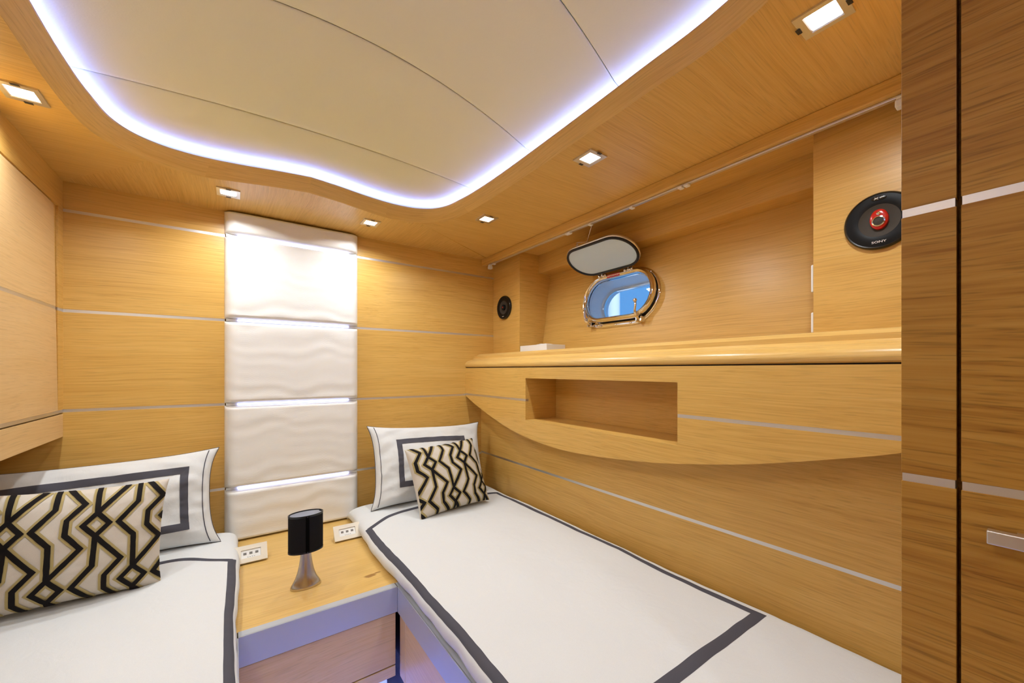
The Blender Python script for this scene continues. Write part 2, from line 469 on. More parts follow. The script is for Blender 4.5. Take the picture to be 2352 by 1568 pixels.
# ------------------------------------------------------------------ ceiling
cl = empty('ceiling', (XM, .6, ZC), 'oak soffit around a domed cream headliner lit by a hidden cove light', None, None, 'structure')
LEDH = [(0, 1.628), (.10, 1.645), (.20, 1.668), (.30, 1.683), (.37, 1.682), (.43, 1.668), (.485, 1.632), (.522, 1.57), (.540, 1.48), (.552, 1.38), (.56, 1.2), (.56, .9), (.555, .6), (.545, .38), (.47, .10), (.46, -.3)]
SOFH = [(0, 1.690), (.11, 1.712), (.22, 1.742), (.32, 1.767), (.40, 1.764), (.465, 1.738), (.53, 1.685), (.575, 1.60), (.592, 1.50), (.60, 1.38), (.603, 1.2), (.60, .9), (.595, .6), (.585, .38), (.505, .10), (.50, -.3)]
NSUB = 5
LH = catmull(LEDH, NSUB); SF = catmull(SOFH, NSUB)
def side(cur, sg): return [Vector((XM+sg*p[0], p[1])) for p in cur]
ZL = 1.994
def trim_piece(i0, i1, sg, parent):
    L, Sf = side(LH, sg), side(SF, sg)
    vs = []; uv = []; fs = []; s = 0; prev = None
    g = .0006
    for i in range(i0, i1+1):
        if prev is not None: s += (Sf[i]-prev).length
        prev = Sf[i]; a, b = Sf[i], L[i]
        d = (b-a).normalized()
        ring = [(a, ZC-.001), (b-d*.004, ZL-.004), (b, ZL-.001), (b, ZL+.004), (b-d*.006, ZL+.004), (a-d*.03, ZC+.025)]
        for k, (q, z) in enumerate(ring): vs.append((q[0], q[1], z)); uv.append((s, k*.05))
    m = 6
    for i in range(i1-i0):
        for k in range(m): fs.append((i*m+k, i*m+(k+1) % m, (i+1)*m+(k+1) % m, (i+1)*m+k))
    fs.append(tuple(range(m))); fs.append(tuple(range((i1-i0)*m, (i1-i0+1)*m)))
    o = mesh('cove_trim', vs, fs, wood('uv'), parent, uv=uv, smooth=True)
    return auto_smooth(o, 50)
n_all = len(LH)-1
j1, j2 = 3*NSUB, 8*NSUB                         # joints in the trim
for sg in (-1, 1):
    trim_piece(j1, j2, sg, cl); trim_piece(j2, n_all, sg, cl)
    trim_piece(0, j1, sg, cl)
# soffit boards (grain changes direction at the mitres)
def soffit(name, pts, ax):
    return prism(name, [(p[0], p[1]) for p in pts], 'z', ZC, ZC+.02, wood(ax), cl)
SFr, SFl = side(SF, 1), side(SF, -1)
mi = 5*NSUB                                     # mitre leaves the trim here
back = [SFr[i] for i in range(mi, 0, -1)] + [SFl[i] for i in range(0, mi+1)] + [(-.501, YB), (XREC+.0, YB)]
soffit('soffit_board', back, 'y')
jy = 8*NSUB
soffit('soffit_board', [SFr[i] for i in range(mi, jy+1)] + [(XR+.01, SFr[jy][1]), (XR+.01, YB-.05), ], 'x')
soffit('soffit_board', [SFr[i] for i in range(jy, n_all+1)] + [(XR+.01, -.3), (XR+.01, SFr[jy][1])], 'x')
soffit('soffit_board', [SFl[i] for i in range(mi, n_all+1)] + [(XL, -.3), (XL, YB), (-.501, YB)], 'x')
soffit('soffit_board', [(XL, YF), (XR+.01, YF), (XR+.01, -.3), (XL, -.3)], 'x')
# ceiling of the window recess, trim board carrying the curtain track
box('recess_board', (XR+.01, .1, 1.962), (1.70, YB, 1.985), wood('y'), cl)
box('cornice_board', (1.256, .134, 1.925), (1.285, YB, ZC), wood('y'), cl, .003, 2)
# domed headliner, panels parted by seams
def dome(x, y):
    h = min(.22, max(.0, .025+.22*(1.44-y)))
    d = (x-XM)/.56
    return 2.030 + h*(1-min(d*d, 1.10))
seams = [1.80, 1.43, 1.06, .68, .30, -.10, -.45]
for a, b in zip(seams[:-1], seams[1:]):
    vs = []; fs = []; NX, NY = 36, 14
    for j in range(NY+1):
        t = j/NY; t = .5-.5*math.cos(math.pi*t); y = a+(b-a)*t
        e = min(abs(y-a), abs(y-b)); up = .004*math.exp(-e/.007)
        y += (-.0008 if j == 0 else .0008 if j == NY else 0)
        for i in range(NX+1):
            x = XM-.64+1.28*i/NX; vs.append((x, y, dome(x, y)+up))
    k = len(vs)
    for j in range(NY):
        for i in range(NX):
            q = j*(NX+1)+i; fs.append((q, q+1, q+NX+2, q+NX+1))
    o = mesh('headliner_panel', vs, fs, M['headliner'], cl, smooth=True)
    so = o.modifiers.new('thick', 'SOLIDIFY'); so.thickness = .006; so.offset = 1 if o.data.polygons[0].normal.z > 0 else -1
# closing deck above everything, unseen, added to stop sun leaking in
box('deck', (XL-.1, YF-.1, 2.30), (1.72, YB+.1, 2.33), M['gel'], cl)
# hidden LED ribbon on top of the cove trim
vs = []; fs = []
line = [(p, q) for p, q in zip(side(LH, -1)[::-1], side(SF, -1)[::-1])] + [(p, q) for p, q in zip(side(LH, 1)[1:], side(SF, 1)[1:])]
for p, q in line:
    d = (q-p).normalized()
    for off in (.012, .050):
        c = p+d*off; vs.append((c[0], c[1], ZL+.006))
for i in range(len(line)-1): fs.append((2*i, 2*i+1, 2*i+3, 2*i+2))
led = mesh('led_ribbon', vs, fs, M['led'], cl)

# ------------------------------------------------------------------ ceiling downlights
def downlight(x, y, label):
    t = empty('downlight', (x, y, ZC), label, 'ceiling light', 'square recessed downlights in the soffit')
    hx, hy, i = .037, .040, .023
    z0, z1 = ZC-.004, ZC
    bm = bmesh.new()
    def ring(a, b, z): return [bm.verts.new(v) for v in ((x-a, y-b, z), (x+a, y-b, z), (x+a, y+b, z), (x-a, y+b, z))]
    r0 = ring(hx, hy, z1); r1 = ring(hx, hy, z0); r2 = ring(i+.003, i+.003, z0); r3 = ring(i, i, z1-.001)
    for A, B in ((r0, r1), (r1, r2), (r2, r3)):
        for k in range(4): bm.faces.new((A[k], A[(k+1) % 4], B[(k+1) % 4], B[k]))
    from_bm('bezel', bm, M['nickel'], t)
    box('lens', (x-i, y-i, z1-.0025), (x+i, y+i, z1-.0005), M['lens'], t)
    for sg in (-1, 1): box('spring_clip', (x-.008, y+sg*hy-.004, z0-.0015), (x+.008, y+sg*hy+.004, z0), M['dark_metal'], t, .0006, 1)
    ld = bpy.data.lights.new('downlight_beam', 'AREA'); ld.shape = 'SQUARE'; ld.size = .046
    ld.energy = LAMP_W; ld.color = LAMP_C; ld.spread = math.radians(156)
    lo = bpy.data.objects.new('downlight_beam', ld); COL.objects.link(lo); lo.parent = t; lo.location = (0, 0, -.006)
downlight(.935, 1.518, 'square downlight nearest the right back corner of the soffit')
downlight(.938, .890, 'square downlight in the soffit nearest above the porthole')
downlight(.928, .273, 'large bright square downlight beside the wardrobe top')
downlight(-.014, 1.868, 'square downlight above the left edge of the padded headboard')
downlight(.520, 1.868, 'square downlight above the right edge of the padded headboard')
downlight(-.424, 1.490, 'square downlight over the left bed by the wall cabinet')
downlight(-.424, .890, 'square downlight over the middle of the left bed')
downlight(-.424, .273, 'square downlight over the foot of the left bed')
downlight(-.05, -.62, 'unseen square downlight added as fill behind the camera, left one')  # unseen pair added to fill the cabin with light from behind
downlight(.52, -.62, 'unseen square downlight added as fill behind the camera, right one')

# ------------------------------------------------------------------ padded headboard column
hb = empty('padded_headboard', (XM, YB, NS), 'tall off-white padded headboard column with glowing seams on the back wall', 'headboard')
hx0, hx1 = -.030, .517
zr = [(NS+.001, S[3]-.0058), (S[3]+.0058, S[2]-.0058), (S[2]+.0058, S[1]-.0058), (S[1]+.0058, S[0]-.0058), (S[0]+.0058, ZC-.002)]
for z0, z1 in zr:
    vs = []; fs = []; NX, NZ = 48, 28; TH = .048; rx, rzz = .040, .013
    for j in range(NZ+1):
        t = j/NZ; v = .5-.5*math.cos(math.pi*t); v = .5-.5*math.cos(math.pi*v); z = z0+(z1-z0)*v
        ez = min(1, min(z-z0, z1-z)/rzz)
        for i in range(NX+1):
            t = i/NX; u = .5-.5*math.cos(math.pi*t); u = .5-.5*math.cos(math.pi*u); x = hx0+(hx1-hx0)*u
            ex = min(1, min(x-hx0, hx1-x)/rx)
            k = math.sqrt(max(0, 1-(1-ex)**2))*math.sqrt(max(0, 1-(1-ez)**2))
            sw = .0018*math.sin(6.283*((z+.012*math.sin(x*31)+.012*math.sin(x*13+z*9))/.075))*min(1, ex, ez)
            vs.append((x, YB-.001-TH*k-sw, z))
    for j in range(NZ):
        for i in range(NX):
            q = j*(NX+1)+i; fs.append((q, q+1, q+NX+2, q+NX+1))
    fs.append(tuple([i for i in range(NX+1)] + [j*(NX+1)+NX for j in range(1, NZ+1)] + [NZ*(NX+1)+i for i in range(NX-1, -1, -1)] + [j*(NX+1) for j in range(NZ-1, 0, -1)]))
    o = mesh('padded_cushion', vs, fs, M['padded'], hb, smooth=True); auto_smooth(o, 70)
for z in S:
    box('led_bar', (hx0+.045, YB-.026, z-.0045), (hx1-.045, YB-.018, z+.0045), M['led_white'], hb, .002, 1)
    box('seam_channel', (hx0+.006, YB-.017, z-.0056), (hx1-.006, YB-.001, z+.0056), M['white'], hb)

# ------------------------------------------------------------------ nightstand
nst = empty('nightstand', (XM, 1.7, 0), 'oak nightstand between the two beds with grey metal edging', 'nightstand')
box('top', (-.0175, 1.345, NS-.02), (.4845, YB-.001, NS), wood('x', 'top', ((.400, 1.444, .022, .012), (.428, 1.452, .015, .006))), nst)
YN = 1.315
def edging(name, y0, parent):
    bm = bmesh.new()
    bm_box(bm, (.012, YN, NS-.083), (.4545, YN+.004, NS+.001)); bm_box(bm, (.012, YN+.003, NS-.003), (.4545, YN+.030, NS+.001))
    return from_bm(name, bm, M['edging'], parent)
edging('metal_edging', YN, nst)
box('drawer_front', (.012, YN+.006, .283), (.451, YN+.022, .458), wood('x', 'pale'), nst, .001, 1)
box('lower_board', (.012, YN+.006, .243), (.451, YN+.022, .279), wood('x', 'pale'), nst, .001, 1)
box('carcass', (.012, YN+.024, .262), (.455, YB, NS-.022), M['gap'], nst)
box('plinth', (.012, YN+.11, 0), (.455, YN+.125, .262), M['white'], nst)
box('led_bar', (.03, YN+.05, .250), (.44, YN+.060, .256), M['led_floor'], nst)

# ------------------------------------------------------------------ beds
def mx_(x, mir): return 2*.2335-x if mir else x
PROF = [(.486, .547), (.467, .551), (.455, .565), (.4535, .583), (.464, .600), (.492, .610), (.56, .616), (.70, .621), (.90, .621), (1.08, .618), (1.17, .613), (1.212, .604), (1.238, .580), (1.243, .549)]
PC_ = catmull([(a, b) for a, b in PROF], 10)
ARC = [0]
for i in range(1, len(PC_)): ARC.append(ARC[-1]+(PC_[i]-PC_[i-1]).length)
def prof_at(a):
    a = max(0, min(ARC[-1], a))
    for i in range(1, len(ARC)):
        if a <= ARC[i]:
            t = (a-ARC[i-1])/(ARC[i]-ARC[i-1]); return PC_[i-1].lerp(PC_[i], t)
    return PC_[-1]
BY0, BY1 = .14, 2.049
def duvet_pt(a, y, seed=0.0):
    p = prof_at(a); x, z = p[0], p[1]
    topw = max(0, min(1, (z-.549)/.06))
    n1 = noise.noise(Vector((x*2.2+seed, y*2.2, 3.1))); n2 = noise.noise(Vector((x*7+seed, y*4.0, 9.7))); n3 = noise.noise(Vector((x*16+seed*2, y*19, 1.7)))
    n4 = noise.noise(Vector((x*5+seed*3, y*34+2*n1, 4.4)))
    z += topw*(.010*n1+.006*n2+.0015*n3+.0016*n4*math.exp(-((x-.50)/.10)**2))
    sidew = math.exp(-((x-.455)/.05)**2)
    x += sidew*(.006*math.sin(y*6.3+seed)+.005*n2+.003*noise.noise(Vector((y*14, seed, 0))))*(.5+.8*(1-topw))
    # folds hanging at the side
    x += sidew*.0012*math.sin(y*43+5*n1)*(1-topw)
    # rounded head end, foot end
    e = (BY1-y)/.06
    if e < 1: z = .549+(z-.549)*math.sqrt(max(0, 1-(1-max(0, e))**2))
    wd = 1.0
    return Vector((x, y, z))
def duvet_n(a, y, seed):
    h = .004
    u = duvet_pt(a+h, y, seed)-duvet_pt(a-h, y, seed); v = duvet_pt(a, y+h, seed)-duvet_pt(a, y-h, seed)
    n = u.cross(v)
    return n.normalized() if n.length > 1e-9 else Vector((0, 0, 1))
def make_bed(mir, blabel, dlabel, mlabel, seed):
    bd = empty('bed', (mx_(.85, mir), 1.1, 0), blabel, 'bed')
    def bx(nm, lo, hi, m, bev=0):
        return box(nm, (mx_(lo[0], mir), lo[1], lo[2]), (mx_(hi[0], mir), hi[1], hi[2]), m, bd, bev, 1)
    xs = .455; xe = XR if not mir else 2*.2335-XL
    bx('platform', (xs+.0305, BY0-.004, .262), (xe-.021, YB-.002, NS-.003), M['gap'])
    bx('platform_cover', (xs+.0305, BY0, NS-.002), (xe-.021, YB-.002, NS), M['edging'])
    bx('metal_edging', (xs, BY0, NS-.083), (xs+.004, YN-.0005, NS+.001), M['edging'])
    bx('metal_edging', (xs+.003, BY0, NS-.003), (xs+.030, YN+.0285, NS+.001), M['edging'])
    bx('side_panel', (xs+.008, BY0, .243), (xs+.024, YN-.055, .458), wood('y', 'pale'), .001)
    bx('stile', (xs+.008, YN-.053, .243), (xs+.024, YN-.003, .458), wood('z', 'pale'), .001)
    bx('plinth', (xs+.12, BY0, 0), (xs+.135, YB, .262), M['white'])
    bx('led_bar', (xs+.06, BY0+.02, .250), (xs+.068, YN, .256), M['led_floor'])
    # duvet
    A0, A1 = 0, ARC[-1]; NA, NY = 150, 260
    du = empty('duvet', (mx_(.85, mir), 1.1, NS), dlabel, 'duvet')
    tot = ARC[-1]
    vs = []; fs = []
    for j in range(NY+1):
        y = BY0+(BY1-BY0)*j/NY
        for i in range(NA+1):
            # denser samples on the hanging side
            t = i/NA; a = tot*(t**1.35)
            p = duvet_pt(a, y, seed); vs.append((mx_(p.x, mir), p.y, p.z))
    for j in range(NY):
        for i in range(NA):
            q = j*(NA+1)+i; fs.append((q, q+1, q+NA+2, q+NA+1))
    # underside
    b0 = len(vs)
    for j in range(NY+1):
        y = BY0+(BY1-BY0)*j/NY
        vs.append((mx_(.52, mir), y, .548)); vs.append((mx_(1.2, mir), y, .548))
    for j in range(NY):
        q = j*(NA+1); r = b0+2*j
        fs.append((q, r, r+2, q+NA+1)); fs.append((q+NA, q+2*NA+1, r+3, r+1)); fs.append((r, r+1, r+3, r+2))
    mesh('cover', vs, fs, M['sheet'], du, smooth=True)
    # ribbon border: mitred frame in (arc, y)
    aL, aR, yT, yBt, wdt = .074, tot-.092, 1.815, .475, .025
    def strip(n, fin, fout, nm='ribbon'):
        vs = []; fs = []; m = 4
        for i in range(n+1):
            p, q = fin(i/n), fout(i/n)
            for k in range(m+1):
                a = p[0]+(q[0]-p[0])*k/m; y = p[1]+(q[1]-p[1])*k/m
                P = duvet_pt(a, y, seed); N = duvet_n(a, y, seed)
                if N.z < 0 and P.z > .6: N = -N
                lift = .0016 if 0 < k < m else .0002
                P = P+N*lift; vs.append((mx_(P.x, mir), P.y, P.z))
        for i in range(n):
            for k in range(m):
                q = i*(m+1)+k; fs.append((q, q+1, q+m+2, q+m+1))
        o = mesh(nm, vs, fs, M['ribbon'], du, smooth=True)
        return o
    L = lambda a, b: (lambda t: (a[0]+(b[0]-a[0])*t, a[1]+(b[1]-a[1])*t))
    i0, i1, j0, j1 = aL+wdt, aR-wdt, yT-wdt, yBt+wdt+.006
    def headbend(f):           # the head ribbon runs down towards the aisle side
        def g(t):
            a, y = f(t); return (a, y-.085*math.exp(-((a-aL)/.10)**2))
        return g
    yl = lambda y, a: y-.085*math.exp(-((a-aL)/.10)**2)
    strip(160, L((aL, yl(yT, aL)), (aL, yBt)), L((i0, yl(j0, i0)), (i0, j1)))
    strip(160, L((aR, yT), (aR, yBt)), L((i1, j0), (i1, j1)))
    strip(60, headbend(L((aL, yT), (aR, yT))), headbend(L((i0, j0), (i1, j0))))
    strip(60, L((aL, yBt), (aR, yBt)), L((i0, j1), (i1, j1)))
make_bed(False, 'right bed base with grey metal edging along the hull side wall', 'white duvet with charcoal ribbon border on the right bed', '', 1.3)
make_bed(True, 'left bed base under the wall cabinet', 'white duvet with charcoal ribbon border on the left bed', '', 6.1)

# ------------------------------------------------------------------ pillows and cushions
def puff(w, h, T, pinch, seed, wr=.004, ex=.42, ear=.0):
    """returns f(u,v,side)->local point: x across, z up (0 at the bottom edge), -y is the front"""
    def f(u, v, side):
        k = max(0, (1-abs(u)**2.6))*max(0, (1-abs(v)**2.6))
        t = T*.5*k**ex
        px = u*(1-pinch*(1-v*v)*u*u) + ear*u*abs(u)**5*abs(v)**5
        pz = v*(1-pinch*(1-u*u)*v*v) + ear*v*abs(u)**5*abs(v)**5
        x = px*w/2; z = (pz+1)*h/2
        # creases running in from the corners and edges
        wv = wr*(noise.noise(Vector((u*2.2+seed, v*2.2, seed)))*1.6+noise.noise(Vector((u*6, v*6+seed, 2*seed)))*.6)
        edge = 1-min(1, k*1.4)
        wv += wr*.35*noise.noise(Vector((u*13+seed, v*13, 7)))
        wv += wr*.55*edge*(1-abs(edge*2-1)*.3)*math.sin((u*math.copysign(1, u)*7+v*11)*1.6+seed)*min(1, k*6)
        y = -side*(t+wv*min(1, k*4))
        # sag at the base: flattened where it rests
        return Vector((x, y, z))
    return f
def pillow_mesh(name, f, mat, parent, n=56):
    vs = []; fs = []; idx = {}
    for side in (1, -1):
        for j in range(n+1):
            for i in range(n+1):
                u = math.sin((i/n-.5)*math.pi); v = math.sin((j/n-.5)*math.pi)
                if side == -1 and (i in (0, n) or j in (0, n)): idx[(side, i, j)] = idx[(1, i, j)]; continue
                idx[(side, i, j)] = len(vs); vs.append(f(u, v, side))
    for side in (1, -1):
        for j in range(n):
            for i in range(n):
                q = (idx[(side, i, j)], idx[(side, i+1, j)], idx[(side, i+1, j+1)], idx[(side, i, j+1)])
                fs.append(q if side == 1 else q[::-1])
    return mesh(name, vs, fs, mat, parent, True, True)
def surf_n(f, u, v):
    h = .01
    a = f(u+h, v, 1)-f(u-h, v, 1); b = f(u, v+h, 1)-f(u, v-h, 1)
    n = a.cross(b); n = n.normalized() if n.length > 1e-9 else Vector((0, -1, 0))
    return n if n.y < 0 else -n
def surf_strip(f, P, Q, n, m, lift, name, mat, parent):
    """strip between two (u,v) curves P(t), Q(t) laid on the front of a pillow"""
    vs = []; fs = []
    for i in range(n+1):
        p, q = P(i/n), Q(i/n)
        for k in range(m+1):
            u = p[0]+(q[0]-p[0])*k/m; v = p[1]+(q[1]-p[1])*k/m
            vs.append(f(u, v, 1)+surf_n(f, u, v)*lift)
    for i in range(n):
        for k in range(m):
            a = i*(m+1)+k; fs.append((a, a+1, a+m+2, a+m+1))
    return mesh(name, vs, fs, mat, parent, True, True)
def lin(a, b): return lambda t: (a[0]+(b[0]-a[0])*t, a[1]+(b[1]-a[1])*t)
def bed_pillow(loc, rot, w, h, label, seed, flip, u0=.64, v0=.62):
    t = empty('pillow', loc, label, 'pillow', None, None, rot)
    f = puff(w, h, .15, .045, seed, .008, .42, .06)
    pillow_mesh('pillow_cover', f, M['sheet'], t)
    du, dv = .085*.60/w, .085*.60/h*1.05
    c = [(-u0, -v0), (u0, -v0), (u0, v0), (-u0, v0)]; ci = [(-u0+du, -v0+dv), (u0-du, -v0+dv), (u0-du, v0-dv), (-u0+du, v0-dv)]
    for k in range(4):
        surf_strip(f, lin(c[k], c[(k+1) % 4]), lin(ci[k], ci[(k+1) % 4]), 40, 3, .0015, 'ribbon', M['ribbon'], t)
    rim = []
    N = 50
    for a, b in (((-1, -1), (1, -1)), ((1, -1), (1, 1)), ((1, 1), (-1, 1)), ((-1, 1), (-1, -1))):
        for i in range(N):
            s = i/N; rim.append(f(a[0]+(b[0]-a[0])*s, a[1]+(b[1]-a[1])*s, 1))
    tube('piping', rim, .0022, M['ribbon'], t, 6, True, True)
    # sewn line of the flange at the open end
    e = .93*flip
    pts = [f(e, -0.97+1.94*i/60, 1)+surf_n(f, e, -.97+1.94*i/60)*.0008 for i in range(61)]
    tube('flange_piping', pts, .0016, M['ribbon'], t, 6, False, True)
    return t
def rz(deg): return math.radians(deg)
# leaning against the back wall: bottom edge forward, top edge back
bed_pillow((.838, 1.868, .622), (-.37, rz(2.0), rz(-3)), .590, .382, 'white pillow with charcoal frame stripe leaning on the back wall, right bed', 2.2, -1)
bed_pillow((-.388, 1.905, .618), (-.30, rz(-1.0), rz(1)), .66, .345, 'white pillow with charcoal frame stripe leaning on the back wall, left bed', 5.7, 1, .79, .67)

AU, CV = .168, .325                              # repeat of the cushion pattern, metres
CH_P = [(0, .097), (0, .34), (-.23, .50), (-.02, .63), (0, .903)]
CH_Q = [(0, .097), (.34, .315), (.15, .44), (.15, .56), (.34, .685), (0, .903)]
DIA = [(0, -.097), (.158, 0), (0, .097), (-.158, 0), (0, -.097)]
def offset_poly(pl, d, ends=0.0):
    P = [Vector(p) for p in pl]
    closed = (P[0]-P[-1]).length < 1e-6
    L, R = [], []
    n = len(P)
    for i in range(n):
        if closed:
            a = P[(i-1) % (n-1)] if i > 0 else P[n-2]; c = P[1] if i == n-1 else P[i+1]
        else:
            a = P[i-1] if i > 0 else None; c = P[i+1] if i < n-1 else None
        d1 = (P[i]-a).normalized() if a is not None else None
        d2 = (c-P[i]).normalized() if c is not None else None
        if d1 is None: nrm = Vector((-d2.y, d2.x)); sc = 1
        elif d2 is None: nrm = Vector((-d1.y, d1.x)); sc = 1
        else:
            n1 = Vector((-d1.y, d1.x)); n2 = Vector((-d2.y, d2.x)); nrm = (n1+n2).normalized(); sc = min(1.8, 1/max(.3, nrm.dot(n1)))
        L.append(P[i]+nrm*d*sc); R.append(P[i]-nrm*d*sc)
    return L, R
def deco_cushion(loc, rot, w, h, label, seed, phase):
    t = empty('cushion', loc, label, 'cushion', None, None, rot)
    f = puff(w, h, .15, .045, seed, .003, .46, .02)
    pillow_mesh('cushion_cover', f, M['beige'], t, 84)
    # raised velvet pattern laid over the front
    lim = .985
    for mat, half, lift, nm in ((M['gold'], .0118, .0018, 'gold_pattern'), (M['black_velvet'], .0058, .0034, 'black_pattern')):
        vs = []; fs = []
        for ci in range(-3, 7):
            for cj in range(-3, 3):
                ox = (ci*.5+phase[0])*AU; oy = (cj+phase[1]+(.5 if ci % 2 else 0))*CV
                for pl in (CH_P, CH_Q, DIA):
                    pm = [(ox+a*AU, oy-b*CV) for a, b in pl]
                    # gold runs wider under the black and shows along both edges
                    L, R = offset_poly(pm, half)
                    for i in range(len(pm)-1):
                        ln = max(2, int((Vector(pm[i+1])-Vector(pm[i])).length/.006))
                        row = []
                        for s in range(ln+1):
                            tt = s/ln; r = []
                            for k in range(3):
                                a = L[i].lerp(L[i+1], tt); b = R[i].lerp(R[i+1], tt); p = a.lerp(b, k/2)
                                u, v = p.x/(w/2), p.y/(h/2)
                                r.append((u, v))
                            row.append(r)
                        for s in range(ln):
                            for k in range(2):
                                q = [row[s][k], row[s][k+1], row[s+1][k+1], row[s+1][k]]
                                if min(abs(c[0]) for c in q) > lim or min(abs(c[1]) for c in q) > lim: continue
                                q = [(max(-lim, min(lim, c[0])), max(-lim, min(lim, c[1]))) for c in q]
                                b0 = len(vs)
                                for c in q: vs.append(f(c[0], c[1], 1)+surf_n(f, c[0], c[1])*lift)
                                nq = (vs[b0+2]-vs[b0]).cross(vs[b0+3]-vs[b0+1])
                                fs.append((b0, b0+1, b0+2, b0+3) if nq.y < 0 else (b0+3, b0+2, b0+1, b0))
        o = mesh(nm, vs, fs, mat, t, True, False, None, False)
        bm = bmesh.new(); bm.from_mesh(o.data); bmesh.ops.remove_doubles(bm, verts=bm.verts, dist=.00005)
        for fc in bm.faces: fc.smooth = True
        bm.to_mesh(o.data); bm.free()
    # label tag sewn into the seam
    return t
deco_cushion((.862, 1.668, .626), (-.46, rz(-2.5), rz(3)), .365, .318, 'small geometric black and gold cushion on the right bed', 3.3, (-.14, .70))
cl_ = deco_cushion((-.378, 1.635, .622), (-.20, rz(3), rz(4)), .385, .315, 'geometric black and gold cushion at the front of the left bed', 8.1, (-.23, .66))

# ------------------------------------------------------------------ bedside lamp
lp = empty('table_lamp', (.203, 1.503, NS+.001), 'small touch lamp with black oval shade and brushed steel trumpet base', 'lamp', rot=(0, 0, rz(2)))
prof = [(.0475, 0), (.0478, .003), (.046, .008), (.040, .018), (.0325, .032), (.0265, .050), (.0215, .072), (.0180, .096), (.0160, .120), (.0152, .150), (.0150, .165)]
lathe('stem', prof, M['steel'], lp, 1.0, .60)
so = lathe('shade', [(.0535, .122), (.0535, .122+.125), (.0522, .122+.125), (.0522, .122), (.0535, .122)], M['shade'], lp, 1.0, .62, caps=False)
lathe('lining', [(.0520, .124), (.0520, .244)], M['lining'], lp, 1.0, .60, caps=False)
lathe('shade_rim', [(.0541, .241), (.0541, .2475), (.0515, .2475), (.0515, .241), (.0541, .241)], M['black'], lp, 1.0, .625, caps=False)
lathe('shade_rim', [(.0541, .1215), (.0541, .127), (.0515, .127), (.0515, .1215), (.0541, .1215)], M['black'], lp, 1.0, .625, caps=False)
lathe('diffuser', [(.001, .205), (.051, .203)], M['lining'], lp, 1.0, .60)
box('shade_seam', (-.006, -.0337, .124), (.005, -.0326, .244), M['seam'], lp, local=True)

# ------------------------------------------------------------------ switch plates on the nightstand
def switch_plate(x0, x1, label, lean):
    t = empty('switch_plate', ((x0+x1)/2, 1.80, NS), label, 'switch', None, None, (0, 0, rz(lean)))
    wd = x1-x0; hw = wd/2; ang = math.radians(48); H = .066
    prism('housing', [(.006, 0), (.048, 0), (.048, .046), (.044, .047)], 'x', -hw+.004, hw-.004, M['cream'], t, True)
    R = Matrix.Translation((0, .0, .003)) @ Matrix.Rotation(math.pi/2-math.radians(42), 4, 'X') @ Matrix.Identity(4)
    def pb(name, lo, hi, m, bev=.0008, par=t):
        bm = bmesh.new(); bm_box(bm, lo, hi, bev, 1); bmesh.ops.transform(bm, matrix=R, verts=bm.verts)
        return from_bm(name, bm, m, par, True)
    # local plate: x across, y up the slope, z out of the face
    fw_ = .021
    bm = bmesh.new()
    for lo, hi in (((-hw, 0, 0), (hw, .017, .008)), ((-hw, H-.017, 0), (hw, H, .008)), ((-hw, .017, 0), (-hw+fw_, H-.017, .008)), ((hw-fw_, .017, 0), (hw, H-.017, .008))):
        bm_box(bm, lo, hi)
    bmesh.ops.transform(bm, matrix=R, verts=bm.verts); from_bm('plate', bm, M['cream'], t, True)
    ins = pb('switch_insert', (-hw+fw_, .017, 0), (hw-fw_, H-.017, .0045), M['white'])
    iw = (hw-fw_)*2
    for k in (-1, 0, 1):
        pb('button', (k*iw*.30-.0055, .031, .004), (k*iw*.30+.0045, .0395, .0056), M['grey_mark'], .0003, ins)
    for k in range(4):
        pb('indicator_mark', (-.012+k*.007, .0205, .0044), (-.0085+k*.007, .0222, .0048), M['grey_mark'], 0, ins)
    return t
switch_plate(.004, .110, 'cream plate with three small switches left of the lamp', 0)
switch_plate(.353, .462, 'cream plate with three small switches right of the lamp', 0)

# ------------------------------------------------------------------ shelf unit with niche along the hull side
su = empty('wall_shelf', (1.2, 1.1, .94), 'long built-in oak shelf with bowed underside and open niche above the right bed', 'shelf')
XF = 1.143; Y0s = .137
arc = [(2.10, 1.128), (1.98, 1.082), (1.85, 1.040), (1.717, 1.002), (1.60, .976), (1.509, .961), (1.36, .946), (1.221, .941), (1.10, .945), (.987, .953), (.80, .972), (.649, .996), (.524, 1.020), (.419, 1.045), (.329, 1.069), (.251, 1.091), (.201, 1.107), (Y0s, 1.128)]
arc = [(p[0], p[1]) for p in catmull(arc, 3)]
NY0, NY1, NZ0, NZ1 = .712, 1.502, 1.043, 1.242
ST = 1.137
def face(name, pts): return prism(name, pts, 'x', XF, XF+.018, wood('y'), su)
face('face_panel', [(YB, 1.293), (YB, ST+SH), (NY1, ST+SH), (NY1, NZ1), (NY0, NZ1), (NY0, ST+SH), (Y0s, ST+SH), (Y0s, 1.293)])
low = [p for p in arc if p[1] < ST-SH]
face('face_panel', [(NY1, NZ0), (NY1, ST-SH), (YB, ST-SH)] + low + [(Y0s, ST-SH), (NY0, ST-SH), (NY0, NZ0)])
for a, b in ((NY1, YB), (Y0s, NY0)):
    box('metal_strip', (XF+.0006, a, ST-SH), (XF+.018, b, ST+SH), M['strip_y'], su)
box('shadow_gap', (XF+.006, Y0s, 1.285), (XF+.030, YB, 1.300), M['gap'], su)
# bowed underside
vs = []; fs = []
for y, z in arc: vs += [(XF+.004, y, z+.0005), (XR+.004, y, z+.0005), (XR+.004, y, z+.012), (XF+.004, y, z+.012)]
for i in range(len(arc)-1):
    for k in range(4): fs.append((4*i+k, 4*i+(k+1) % 4, 4*i+4+(k+1) % 4, 4*i+4+k))
mesh('underside', vs, fs, wood('y'), su, smooth=False)
